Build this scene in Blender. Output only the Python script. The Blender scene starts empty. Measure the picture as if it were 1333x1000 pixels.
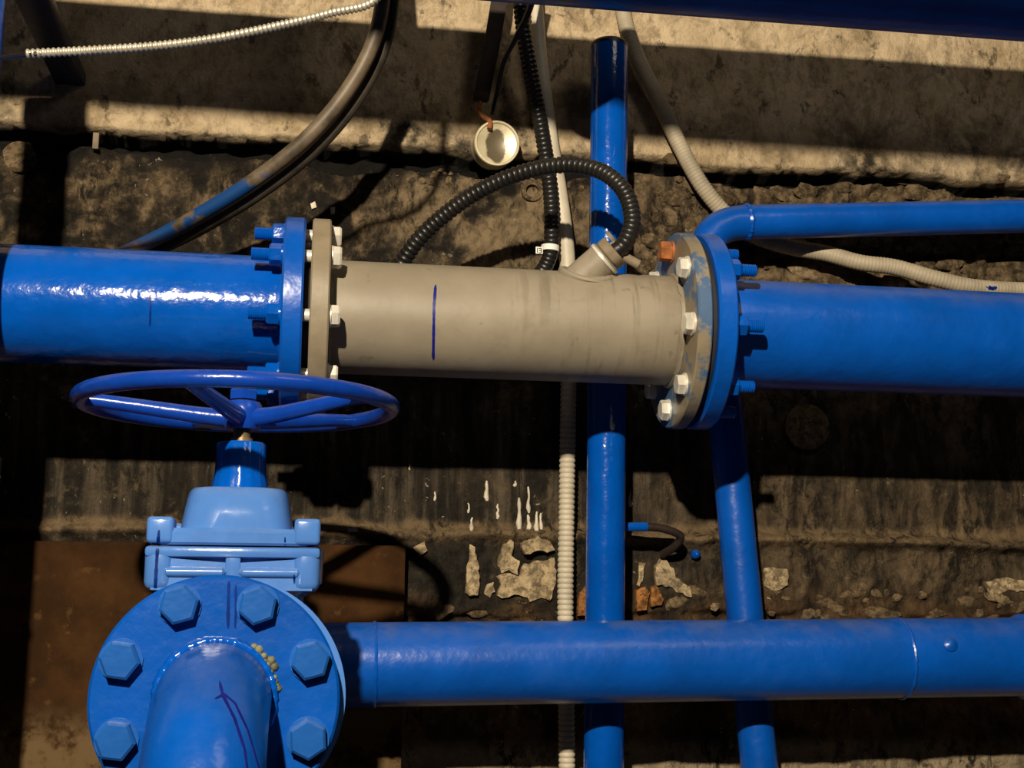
import bpy, bmesh, math, random
import numpy as np
from mathutils import Vector, Matrix
from mathutils.bvhtree import BVHTree

random.seed(7)
S = bpy.context.scene
COL = S.collection

# ------------------------------------------------------------------ camera
FPX = 1700.0
YAW, PITCH, ROLL = math.radians(8.68), math.radians(9.75), math.radians(0.36)
CAM = Vector((0.0, 0.0, 1.2))
FWD = Vector((math.sin(YAW) * math.cos(PITCH), math.cos(YAW) * math.cos(PITCH), math.sin(PITCH)))
_r0 = Vector((math.cos(YAW), -math.sin(YAW), 0))
_u0 = _r0.cross(FWD)
RGT = _r0 * math.cos(ROLL) + _u0 * math.sin(ROLL)
UPV = _u0 * math.cos(ROLL) - _r0 * math.sin(ROLL)
cd = bpy.data.cameras.new('camera')
cam = bpy.data.objects.new('camera', cd)
COL.objects.link(cam)
m = Matrix.Identity(4)
for i in range(3):
    m[i][0], m[i][1], m[i][2], m[i][3] = RGT[i], UPV[i], -FWD[i], CAM[i]
cam.matrix_world = m
cd.sensor_fit = 'HORIZONTAL'
cd.sensor_width = 36.0
cd.lens = FPX / 1333.0 * 36.0
cd.clip_start = 0.05
S.camera = cam

# ------------------------------------------------------------------ world, lamps, exposure
W = bpy.data.worlds.new('cellar_air')
S.world = W
W.use_nodes = True
W.node_tree.nodes['Background'].inputs[0].default_value = (1.0, 0.86, 0.66, 1)
W.node_tree.nodes['Background'].inputs[1].default_value = 0.006


def lamp(name, loc, power, radius, col):
    l = bpy.data.lights.new(name, 'POINT')
    l.energy = power
    l.shadow_soft_size = radius
    l.color = col
    o = bpy.data.objects.new(name, l)
    o.location = loc
    COL.objects.link(o)
    return o


lamp('work_lamp', (-0.30, -0.45, 2.015), 215, 0.022, (1.0, 0.86, 0.66))
lamp('ceiling_lamp', (0.75, 0.25, 2.45), 8, 0.22, (1.0, 0.88, 0.72))
vs = S.view_settings
vs.view_transform = 'Standard'
vs.look = 'None'
vs.gamma = 1.0
vs.use_curve_mapping = False
vs.exposure = 0.0


# ------------------------------------------------------------------ helpers: placing
def ray(px, py):
    return FWD + RGT * ((px - 666.5) / FPX) + UPV * ((500 - py) / FPX)


def at(px, py, Y):
    d = ray(px, py)
    return CAM + d * (Y / d.y)


def rpx(n, P):
    """radius in metres that shows as n pixels at point P"""
    return n * (P - CAM).dot(FWD) / FPX


# ------------------------------------------------------------------ helpers: objects
def thing(name, label, cat, loc, group=None):
    o = bpy.data.objects.new(name, None)
    COL.objects.link(o)
    o.location = loc
    o.empty_display_size = 0.03
    o['label'] = label
    o['category'] = cat
    if group:
        o['group'] = group
    return o


def tag(o, label, cat, group=None):
    o['label'] = label
    o['category'] = cat
    if group:
        o['group'] = group
    return o


def base_of(o):
    b = Vector((0, 0, 0))
    while o is not None:
        b += o.location
        o = o.parent
    return b


class MB:
    """collects world-space geometry for one mesh"""

    def __init__(s):
        s.v = []
        s.f = []

    def add(s, verts, faces):
        n = len(s.v)
        s.v.extend([tuple(p) for p in verts])
        s.f.extend([tuple(i + n for i in f) for f in faces])
        return s

    def build(s, name, mat, parent=None, sharp=35, label=None, origin=None):
        b = base_of(parent) if parent else (Vector(origin) if origin is not None else Vector((0, 0, 0)))
        me = bpy.data.meshes.new(name)
        me.from_pydata([(x - b.x, y - b.y, z - b.z) for x, y, z in s.v], [], s.f)
        bm = bmesh.new()
        bm.from_mesh(me)
        bmesh.ops.recalc_face_normals(bm, faces=bm.faces)
        bm.to_mesh(me)
        bm.free()
        return link(name, me, mat, parent, sharp, label, origin)


def link(name, me, mat, parent=None, sharp=35, label=None, origin=None):
    if mat is not None and not me.materials:
        me.materials.append(mat)
    me.polygons.foreach_set('use_smooth', [True] * len(me.polygons))
    me.set_sharp_from_angle(angle=math.radians(sharp))
    o = bpy.data.objects.new(name, me)
    COL.objects.link(o)
    if parent:
        o.parent = parent
    elif origin is not None:
        o.location = origin
    if label:
        o['label'] = label
    return o


def perp(d):
    d = d.normalized()
    a = Vector((0, 0, 1)) if abs(d.z) < 0.9 else Vector((1, 0, 0))
    u = d.cross(a).normalized()
    return u, d.cross(u).normalized()


def catmull(pts, n=10):
    P = [Vector(p) for p in pts]
    P = [P[0] * 2 - P[1]] + P + [P[-1] * 2 - P[-2]]
    out = []
    for i in range(1, len(P) - 2):
        a, b, c, d = P[i - 1], P[i], P[i + 1], P[i + 2]
        for k in range(n):
            t = k / n
            out.append(0.5 * ((2 * b) + (c - a) * t + (2 * a - 5 * b + 4 * c - d) * t * t + (3 * b - a - 3 * c + d) * t ** 3))
    out.append(P[-2])
    return out


def resample(pts, step):
    L = [0.0]
    for a, b in zip(pts, pts[1:]):
        L.append(L[-1] + (b - a).length)
    n = max(2, int(L[-1] / step))
    out = []
    j = 0
    for k in range(n + 1):
        t = L[-1] * k / n
        while j < len(L) - 2 and L[j + 1] < t:
            j += 1
        f = (t - L[j]) / max(1e-9, L[j + 1] - L[j])
        out.append(pts[j].lerp(pts[j + 1], min(1, max(0, f))))
    return out


def tube(mb, pts, r, seg=24, cap=True):
    """r: number or function(i, n) -> radius"""
    n = len(pts)
    d0 = (pts[1] - pts[0]).normalized()
    u, v = perp(d0)
    verts, faces = [], []
    for i, p in enumerate(pts):
        d = (pts[min(i + 1, n - 1)] - pts[max(i - 1, 0)]).normalized()
        u = (u - d * u.dot(d)).normalized()
        v = d.cross(u)
        rr = r(i, n) if callable(r) else r
        for k in range(seg):
            a = 2 * math.pi * k / seg
            verts.append(p + (u * math.cos(a) + v * math.sin(a)) * rr)
    for i in range(n - 1):
        for k in range(seg):
            k2 = (k + 1) % seg
            faces.append((i * seg + k, i * seg + k2, (i + 1) * seg + k2, (i + 1) * seg + k))
    if cap:
        faces.append(tuple(range(seg)))
        faces.append(tuple((n - 1) * seg + k for k in range(seg)))
    mb.add(verts, faces)
    return mb


def ribbed(mb, pts, r, depth, pitch, seg=14, soft=True):
    """corrugated hose"""
    P = resample(pts, pitch / 4)
    prof = [0.0, 0.8, 1.0, 0.8] if soft else [0.0, 1.0, 1.0, 0.15]
    return tube(mb, P, lambda i, n: r - depth + depth * prof[i % 4], seg)


def lathe(mb, o, d, prof, seg=48, flute=0, fd=0.0):
    """prof: list of (t along d, radius); closed if first and last radius are 0"""
    d = d.normalized()
    u, v = perp(d)
    rings = []
    verts = []
    faces = []
    for t, r in prof:
        if r <= 1e-7:
            rings.append([len(verts)])
            verts.append(o + d * t)
        else:
            st = len(verts)
            for k in range(seg):
                a = 2 * math.pi * k / seg
                rr = r - (fd if flute and (k // 2) % 2 else 0)
                verts.append(o + d * t + (u * math.cos(a) + v * math.sin(a)) * rr)
            rings.append(list(range(st, st + seg)))
    for A, B in zip(rings, rings[1:]):
        if len(A) == 1 and len(B) == 1:
            continue
        if len(A) == 1:
            for k in range(seg):
                faces.append((A[0], B[k], B[(k + 1) % seg]))
        elif len(B) == 1:
            for k in range(seg):
                faces.append((A[k], A[(k + 1) % seg], B[0]))
        else:
            for k in range(seg):
                faces.append((A[k], A[(k + 1) % seg], B[(k + 1) % seg], B[k]))
    mb.add(verts, faces)
    return mb


def disc_ring(mb, o, d, t0, t1, R, r, bev=0.0015, seg=64):
    """flat ring (flange) with a hole of radius r"""
    return lathe(mb, o, d, [(t0, r), (t0, R - bev), (t0 + bev, R), (t1 - bev, R), (t1, R - bev), (t1, r), (t0, r)], seg)


def box(mb, c, sx, sy, sz, bev=0.0, segs=2, rot=None):
    bm = bmesh.new()
    bmesh.ops.create_cube(bm, size=1.0)
    for v in bm.verts:
        v.co = Vector((v.co.x * sx, v.co.y * sy, v.co.z * sz))
    if bev > 0:
        bmesh.ops.bevel(bm, geom=list(bm.edges), offset=bev, segments=segs, profile=0.5, affect='EDGES')
    bm.verts.index_update()
    vs_ = [(rot @ v.co if rot else v.co) + c for v in bm.verts]
    mb.add(vs_, [[v.index for v in f.verts] for f in bm.faces])
    bm.free()
    return mb


def loft(mb, c, secs, seg=48, cap=True):
    """superellipse sections stacked along z: (z, hx, hy, exponent)"""
    verts, faces = [], []
    for z, hx, hy, e in secs:
        for k in range(seg):
            a = 2 * math.pi * (k + 0.5) / seg
            ca, sa = math.cos(a), math.sin(a)
            verts.append(c + Vector((hx * math.copysign(abs(ca) ** (2 / e), ca), hy * math.copysign(abs(sa) ** (2 / e), sa), z)))
    n = len(secs)
    for i in range(n - 1):
        for k in range(seg):
            k2 = (k + 1) % seg
            faces.append((i * seg + k, i * seg + k2, (i + 1) * seg + k2, (i + 1) * seg + k))
    if cap:
        faces.append(tuple(range(seg)))
        faces.append(tuple((n - 1) * seg + k for k in range(seg)))
    mb.add(verts, faces)
    return mb


def hexhead(mb, o, d, t0, t1, af, phase=0.0, chamfer=True):
    """hex prism with chamfered outer end; af = across flats"""
    d = d.normalized()
    u, v = perp(d)
    R = af / math.sqrt(3)
    verts, faces = [], []
    lv = [(t0, R), (t1 - 0.0018, R), (t1, R * 0.86)] if chamfer else [(t0, R), (t1, R)]
    for t, r in lv:
        for k in range(6):
            a = math.pi / 3 * k + phase
            verts.append(o + d * t + (u * math.cos(a) + v * math.sin(a)) * r)
    n = len(lv)
    for i in range(n - 1):
        for k in range(6):
            k2 = (k + 1) % 6
            faces.append((i * 6 + k, i * 6 + k2, (i + 1) * 6 + k2, (i + 1) * 6 + k))
    faces.append(tuple(range(6)))
    faces.append(tuple((n - 1) * 6 + k for k in range(6)))
    mb.add(verts, faces)
    return mb


def weld(mb, o, d, R, r, seed=0, seg=72):
    """lumpy weld bead around a pipe"""
    rng = random.Random(seed)
    d = d.normalized()
    u, v = perp(d)
    verts, faces = [], []
    for k in range(seg):
        a = 2 * math.pi * k / seg
        c = o + (u * math.cos(a) + v * math.sin(a)) * R + d * rng.uniform(-0.2, 0.2) * r
        rr = r * rng.uniform(0.75, 1.2)
        n = u * math.cos(a) + v * math.sin(a)
        for j in range(6):
            b = 2 * math.pi * j / 6
            verts.append(c + n * math.cos(b) * rr + d * math.sin(b) * rr * 1.3)
    for k in range(seg):
        k2 = (k + 1) % seg
        for j in range(6):
            j2 = (j + 1) % 6
            faces.append((k * 6 + j, k * 6 + j2, k2 * 6 + j2, k2 * 6 + j))
    mb.add(verts, faces)
    return mb


def bvh(objs):
    v, f = [], []
    for o in objs:
        b = base_of(o)
        n = len(v)
        v.extend([p.co + b for p in o.data.vertices])
        f.extend([[i + n for i in p.vertices] for p in o.data.polygons])
    return BVHTree.FromPolygons(v, f)


def paint_stroke(name, tree, pts, width, mat, parent, thick=0.0005, label=None):
    """a stroke of paint or marker, lying on the surface below it"""
    dense = []
    for a, b in zip(pts, pts[1:]):
        n = max(2, int(math.hypot(b[0] - a[0], b[1] - a[1]) / 4))
        for k in range(n):
            dense.append((a[0] + (b[0] - a[0]) * k / n, a[1] + (b[1] - a[1]) * k / n))
    dense.append(pts[-1])
    P, N = [], []
    for px, py in dense:
        h = tree.ray_cast(CAM, ray(px, py).normalized())
        if h[0] is None:
            continue
        n = h[1] if h[1].dot(FWD) < 0 else -h[1]
        P.append(h[0])
        N.append(n)
    if len(P) < 2:
        return None
    verts, faces = [], []
    for i, p in enumerate(P):
        t = (P[min(i + 1, len(P) - 1)] - P[max(i - 1, 0)]).normalized()
        s = t.cross(N[i]).normalized()
        w = width * (0.5 if i not in (0, len(P) - 1) else 0.2) * random.uniform(0.8, 1.15)
        verts += [p - s * w - N[i] * 0.0004, p - s * w * 0.8 + N[i] * thick, p + s * w * 0.8 + N[i] * thick, p + s * w - N[i] * 0.0004]
    for i in range(len(P) - 1):
        for k in range(3):
            faces.append((i * 4 + k, i * 4 + k + 1, i * 4 + k + 5, i * 4 + k + 4))
    mb = MB().add(verts, faces)
    return mb.build(name, mat, parent, 60, label)


# ------------------------------------------------------------------ helpers: materials
class NT:
    def __init__(s, name):
        s.m = bpy.data.materials.new(name)
        s.m.use_nodes = True
        s.t = s.m.node_tree
        s.n = s.t.nodes
        s.bsdf = s.n['Principled BSDF']
        tc = s.n.new('ShaderNodeTexCoord')
        s.obj = tc.outputs['Object']
        s.bsdf.inputs['Specular IOR Level'].default_value = 0.5

    def put(s, sock, v):
        if isinstance(v, bpy.types.NodeSocket):
            s.t.links.new(v, sock)
        elif isinstance(v, (tuple, list)) and sock.type == 'RGBA' and len(v) == 3:
            sock.default_value = (*v, 1)
        else:
            sock.default_value = v

    def math(s, op, a, b=0.0, clamp=False):
        n = s.n.new('ShaderNodeMath')
        n.operation = op
        n.use_clamp = clamp
        s.put(n.inputs[0], a)
        s.put(n.inputs[1], b)
        return n.outputs[0]

    def mapping(s, scale=(1, 1, 1), loc=(0, 0, 0), vec=None):
        n = s.n.new('ShaderNodeMapping')
        s.put(n.inputs[0], vec if vec is not None else s.obj)
        n.inputs['Scale'].default_value = scale
        n.inputs['Location'].default_value = loc
        return n.outputs[0]

    def noise(s, scale, detail=4, rough=0.55, dist=0.0, vec=None):
        n = s.n.new('ShaderNodeTexNoise')
        s.put(n.inputs['Vector'], vec if vec is not None else s.obj)
        n.inputs['Scale'].default_value = scale
        n.inputs['Detail'].default_value = detail
        n.inputs['Roughness'].default_value = rough
        n.inputs['Distortion'].default_value = dist
        return n.outputs['Fac']

    def voronoi(s, scale, vec=None, feature='F1'):
        n = s.n.new('ShaderNodeTexVoronoi')
        n.feature = feature
        s.put(n.inputs['Vector'], vec if vec is not None else s.obj)
        n.inputs['Scale'].default_value = scale
        return n.outputs['Distance']

    def step(s, v, a, b):
        """smoothstep: 0 at a, 1 at b (a may be above b)"""
        n = s.n.new('ShaderNodeMapRange')
        n.interpolation_type = 'SMOOTHSTEP'
        s.put(n.inputs['Value'], v)
        flip = a > b
        lo, hi = (b, a) if flip else (a, b)
        n.inputs['From Min'].default_value = lo
        n.inputs['From Max'].default_value = hi
        n.inputs['To Min'].default_value = 1.0 if flip else 0.0
        n.inputs['To Max'].default_value = 0.0 if flip else 1.0
        return n.outputs[0]

    def mix(s, f, a, b):
        n = s.n.new('ShaderNodeMix')
        n.data_type = 'RGBA'
        s.put(n.inputs[0], f)
        s.put(n.inputs[6], a)
        s.put(n.inputs[7], b)
        return n.outputs[2]

    def xyz(s, v=None):
        n = s.n.new('ShaderNodeSeparateXYZ')
        s.put(n.inputs[0], v if v is not None else s.obj)
        return n.outputs

    def bump(s, h, strength, dist=0.001):
        n = s.n.new('ShaderNodeBump')
        s.put(n.inputs['Height'], h)
        n.inputs['Strength'].default_value = strength
        n.inputs['Distance'].default_value = dist
        s.t.links.new(n.outputs[0], s.bsdf.inputs['Normal'])

    def normal_z(s):
        g = s.n.new('ShaderNodeNewGeometry')
        return s.xyz(g.outputs['Normal'])[2]

    def out(s, col, rough=0.5, metal=0.0, spec=None):
        s.put(s.bsdf.inputs['Base Color'], col)
        s.put(s.bsdf.inputs['Roughness'], rough)
        s.put(s.bsdf.inputs['Metallic'], metal)
        if spec is not None:
            s.put(s.bsdf.inputs['Specular IOR Level'], spec)
        return s.m


def paint(name, c, rough=0.3, dust=0.25, dustcol=(0.16, 0.17, 0.2), peel=0.25, scale=45, chips=0.0, spec=0.5):
    """brushed oil paint: runs, orange peel, settled dust"""
    t = NT(name)
    n1 = t.noise(14, 5, 0.6)
    n2 = t.noise(90, 3, 0.5)
    col = t.mix(t.step(n1, 0.3, 0.7), tuple(x * 0.86 for x in c), tuple(x * 1.08 for x in c))
    up = t.step(t.normal_z(), 0.35, 1.0)
    dm = t.math('MULTIPLY', t.math('MULTIPLY', up, t.step(t.noise(22, 5, 0.65), 0.35, 0.7)), dust * 2.0, True)
    dm2 = t.math('MULTIPLY', t.step(t.noise(7, 6, 0.7), 0.56, 0.74), dust * 0.25)
    col = t.mix(t.math('MAXIMUM', dm, dm2), col, dustcol)
    if chips:
        ch = t.step(t.noise(60, 4, 0.6), 0.74, 0.78)
        col = t.mix(t.math('MULTIPLY', ch, chips), col, (0.05, 0.03, 0.02))
    t.bump(t.math('ADD', t.noise(scale, 3, 0.5), t.math('MULTIPLY', n2, 0.35)), peel, 0.0025)
    return t.out(col, t.math('ADD', t.math('MULTIPLY', dm, 0.4), t.math('ADD', t.math('MULTIPLY', n2, 0.12), rough - 0.06)), 0, spec)


def plain(name, c, rough=0.5, metal=0.0, var=0.25, scale=40, bump=0.15, spec=0.5):
    t = NT(name)
    n = t.noise(scale, 5, 0.6)
    col = t.mix(t.step(n, 0.3, 0.7), tuple(x * (1 - var) for x in c), tuple(min(1, x * (1 + var)) for x in c))
    t.bump(t.noise(scale * 3, 4, 0.6), bump, 0.001)
    return t.out(col, rough, metal, spec)


M = {}
M['blue'] = paint('blue_oil_paint', (0.0006, 0.083, 0.45), 0.3, 0.18, peel=0.3)
M['blue_wet'] = paint('blue_glossy_paint', (0.0006, 0.082, 0.45), 0.15, 0.1, peel=0.35, scale=70)
M['blue_front'] = paint('blue_flange_paint', (0.0007, 0.075, 0.4), 0.25, 0.08, peel=0.3, chips=0.15)
M['blue_bolt'] = paint('blue_bolt_paint', (0.012, 0.1, 0.4), 0.24, 0.3, (0.3, 0.34, 0.42), peel=0.3)
M['epoxy'] = paint('pale_blue_epoxy', (0.07, 0.2, 0.56), 0.2, 0.2, (0.26, 0.33, 0.45), peel=0.22, scale=30)
M['wheel'] = paint('handwheel_paint', (0.004, 0.045, 0.34), 0.24, 0.3, (0.12, 0.11, 0.12), peel=0.35, scale=60, chips=0.4)
M['navy'] = paint('navy_paint', (0.004, 0.012, 0.045), 0.45, 0.3, (0.05, 0.05, 0.05))
M['deepblue'] = plain('dark_blue_run', (0.0, 0.02, 0.17), 0.35, 0, 0.2, spec=0.15)
M['marker'] = plain('blue_marker', (0.008, 0.012, 0.2), 0.3, 0, 0.1)
M['purple'] = plain('purple_marker', (0.008, 0.012, 0.15), 0.5, 0, 0.2, spec=0.1)
M['primer'] = plain('yellow_primer_scab', (0.14, 0.14, 0.075), 0.6, 0, 0.5, 90, 0.6)
M['zinc'] = plain('zinc_bolt', (0.78, 0.74, 0.64), 0.38, 0.35, 0.12, 60)
M['rust'] = plain('rusty_steel', (0.33, 0.11, 0.03), 0.85, 0, 0.4, 80, 0.5)
M['darkrust'] = plain('dark_rusty_steel', (0.018, 0.009, 0.006), 0.75, 0, 0.4, 60, 0.5)
M['black'] = plain('black_plastic', (0.012, 0.011, 0.01), 0.36, 0, 0.3, 30, 0.1)
M['rubber'] = plain('black_rubber', (0.012, 0.01, 0.009), 0.7, 0, 0.3)
M['whitehose'] = plain('off_white_plastic', (0.56, 0.5, 0.38), 0.5, 0, 0.12, 25, 0.1)
M['greyhose'] = plain('dusty_beige_plastic', (0.4, 0.34, 0.24), 0.6, 0, 0.18, 25, 0.15)
M['steelhose'] = plain('galvanised_conduit', (0.62, 0.57, 0.44), 0.36, 0.6, 0.12, 40, 0.1)
M['brass'] = plain('tarnished_stem', (0.28, 0.2, 0.1), 0.4, 0.5, 0.3, 60)
M['tag'] = plain('white_tag', (0.85, 0.82, 0.74), 0.5, 0, 0.05)
M['plaster'] = plain('bare_plaster', (0.4, 0.3, 0.175), 0.9, 0, 0.55, 50, 0.9)
M['whitedrip'] = plain('white_drip', (0.62, 0.56, 0.44), 0.6, 0, 0.2, 60, 0.3)
M['brick'] = plain('orange_brick', (0.42, 0.17, 0.05), 0.9, 0, 0.4, 60, 0.8)
M['stone'] = plain('dusty_stone', (0.32, 0.24, 0.14), 0.9, 0, 0.4, 50, 0.8)
M['dirt'] = plain('dusty_steel', (0.2, 0.155, 0.1), 0.7, 0, 0.3, 30, 0.4)


def gritty(name, c, dark, spots=0.5):
    t = NT(name)
    col = t.mix(t.step(t.noise(45, 5, 0.65), 0.3, 0.7), tuple(x * 0.6 for x in c), tuple(min(1, x * 1.2) for x in c))
    col = t.mix(t.math('MULTIPLY', t.step(t.noise(70, 5, 0.7, 0.5, t.mapping((1, 1, 1), (5, 1, 3))), 0.5, 0.6), spots), col, dark)
    g = t.noise(120, 8, 0.75)
    col = t.mix(t.math('MULTIPLY', t.step(g, 0.56, 0.38), 0.8), col, tuple(x * 0.2 for x in c))
    t.bump(t.math('ADD', t.noise(110, 5, 0.7), g), 1.0, 0.003)
    return t.out(col, 0.9, 0, 0.2)


M['plaster'] = gritty('bare_plaster', (0.6, 0.46, 0.27), (0.06, 0.045, 0.025), 0.6)
M['brick'] = gritty('orange_brick', (0.46, 0.2, 0.06), (0.05, 0.022, 0.01), 0.75)
M['stone'] = gritty('dusty_stone', (0.34, 0.25, 0.145), (0.05, 0.035, 0.02), 0.6)
M['mud'] = gritty('dry_mud', (0.22, 0.155, 0.085), (0.02, 0.014, 0.008), 0.7)


def meter_mat():
    t = NT('grey_meter_paint')
    n = t.noise(10, 6, 0.6)
    col = t.mix(t.step(n, 0.3, 0.7), (0.235, 0.2, 0.145), (0.3, 0.258, 0.19))
    st = t.noise(1, 5, 0.6, 0.3, t.mapping((85, 6, 6)))
    x, y, z = t.xyz()
    mask = t.math('MULTIPLY', t.step(st, 0.52, 0.64), t.step(x, -0.02, 0.06))
    mask = t.math('MULTIPLY', mask, t.step(t.noise(14, 4, 0.6), 0.38, 0.6))
    col = t.mix(t.math('MULTIPLY', mask, 0.6), col, (0.12, 0.095, 0.06))
    col = t.mix(t.math('MULTIPLY', t.step(t.noise(9, 7, 0.7, 0.5), 0.52, 0.7), 0.4), col, (0.15, 0.115, 0.07))
    sp = t.step(t.noise(55, 3, 0.5), 0.68, 0.73)
    col = t.mix(t.math('MULTIPLY', sp, 0.35), col, (0.1, 0.08, 0.05))
    t.bump(t.noise(120, 4, 0.6), 0.2, 0.001)
    return t.out(col, 0.5)


M['meter'] = meter_mat()


def meter_flange_mat(name, amount):
    t = NT(name)
    n = t.noise(16, 6, 0.6)
    col = t.mix(t.step(n, 0.3, 0.7), (0.2, 0.16, 0.1), (0.3, 0.25, 0.17))
    b = t.step(t.noise(18, 5, 0.65), 0.62 - amount, 0.7 - amount)
    col = t.mix(t.math('MULTIPLY', b, 0.8), col, (0.01, 0.1, 0.26))
    t.bump(t.noise(120, 4, 0.6), 0.3, 0.001)
    return t.out(col, 0.5)


M['mflange'] = meter_flange_mat('grey_flange_paint', -0.3)
M['mflange_blue'] = meter_flange_mat('grey_flange_smeared_blue', 0.15)


def cable_mat(name, c, blue):
    t = NT(name)
    n = t.noise(25, 5, 0.65)
    col = t.mix(t.step(n, 0.35, 0.65), c, tuple(x * 0.35 for x in c))
    x, y, z = t.xyz()
    if blue:
        b = t.math('MULTIPLY', t.step(t.noise(22, 4, 0.6, 0, t.mapping((1, 1, 1), (3, 1, 2))), 0.43, 0.5), t.math('MULTIPLY', t.step(z, BLUE_Z + 0.012, BLUE_Z - 0.004), t.step(z, BLUE_Z - 0.09, BLUE_Z - 0.05)))
        col = t.mix(b, col, (0.004, 0.05, 0.19))
        br = t.step(z, BLUE_Z - 0.045, BLUE_Z - 0.075)
        col = t.mix(t.math('MULTIPLY', br, 0.8), col, (0.2, 0.12, 0.055))
    t.bump(n, 0.3, 0.001)
    return t.out(col, 0.5)


# ------------------------------------------------------------------ the wall: height field
WALL = 1.52
rng = np.random.default_rng(11)
_lat = [rng.random((257, 257)) for _ in range(8)]


def vnoise(x, z, f, k):
    X, Z = x * f + 100.3 * (k + 1), z * f + 57.7 * (k + 1)
    xi, zi = np.floor(X).astype(int), np.floor(Z).astype(int)
    fx, fz = X - xi, Z - zi
    fx, fz = fx * fx * (3 - 2 * fx), fz * fz * (3 - 2 * fz)
    L = _lat[k % 8]
    g = lambda a, b: L[a % 256, b % 256]
    return (g(xi, zi) * (1 - fx) * (1 - fz) + g(xi + 1, zi) * fx * (1 - fz) + g(xi, zi + 1) * (1 - fx) * fz + g(xi + 1, zi + 1) * fx * fz) - 0.5


def fbm(x, z, f, o=4, k=0):
    s, a = 0, 1.0
    for i in range(o):
        s = s + a * vnoise(x, z, f * 2 ** i, k + i)
        a *= 0.55
    return s


def sst(a, b, v):
    t = np.clip((v - a) / (b - a), 0, 1)
    return t * t * (3 - 2 * t)


ZC = at(600, 207, WALL).z          # the joint under the upper slab
ZL = at(300, 694, WALL).z          # the ledge at mid height
ZB = at(700, 800, WALL).z          # the bottom of the coating
XR = at(1000, 400, WALL).x


def wall_d(x, z):
    """how far the wall's face stands out towards the room"""
    x = np.asarray(x, float)
    z = np.asarray(z, float)
    zc = ZC + 0.012 * fbm(x, z * 0 + 0.3, 11, 4, 1) + 0.004
    up = sst(-0.002, 0.004, z - zc)
    upper = 0.016 + 0.0022 * fbm(x, z, 14, 5, 2) + 0.002 * fbm(x, z, 3, 2, 5)
    thick = 0.02 + 0.014 * fbm(x, z * 0, 12, 3, 4)
    thick = thick * (1 - 0.35 * sst(XR - 0.3, XR, x))
    crack = sst(-thick - 0.004, -thick + 0.002, z - zc) * (1 - up)
    rough = 0.004 + 0.012 * fbm(x, z, 16, 5, 0) + 0.004 * fbm(x, z, 90, 3, 2)
    right = sst(XR - 0.25, XR, x)
    near = sst(-0.17, -0.10, z - zc)
    rough = rough + right * near * (0.032 * np.abs(fbm(x, z, 26, 4, 3)) - 0.002) + near * (1 - right) * 0.01 * fbm(x, z, 30, 4, 6)
    mid = sst(-0.20, -0.27, z - zc) * 0.0
    smooth = sst(0.17, 0.12, z - ZL) * sst(-0.01, 0.02, z - ZL)
    rough = rough * (1 - 0.65 * smooth) + mid
    zl = ZL + 0.007 * fbm(x, z * 0 + 2, 10, 3, 2)
    lip = np.exp(-((z - zl) / 0.007) ** 2) * 0.017 * (0.75 + 0.9 * fbm(x, z * 0 + 5, 13, 3, 3))
    low = sst(0.004, -0.004, z - ZB - 0.012 * fbm(x, z * 0, 14, 3, 7)) 
    lower = -0.004 + 0.016 * fbm(x, z, 13, 5, 4)
    body = (rough + lip) * (1 - low) + lower * low
    return up * upper + (1 - up) * (body * (1 - crack) + crack * (-0.032 + 0.012 * fbm(x, z, 40, 3, 5)))


def dwall(px, py):
    p = at(px, py, WALL)
    return float(wall_d(p.x, p.z))


def axis_grid(a, b, c, d, fine, coarse):
    l = list(np.arange(a, b, coarse)) + list(np.arange(b, c, fine)) + list(np.arange(c, d + coarse, coarse))
    return np.array(l)


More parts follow.
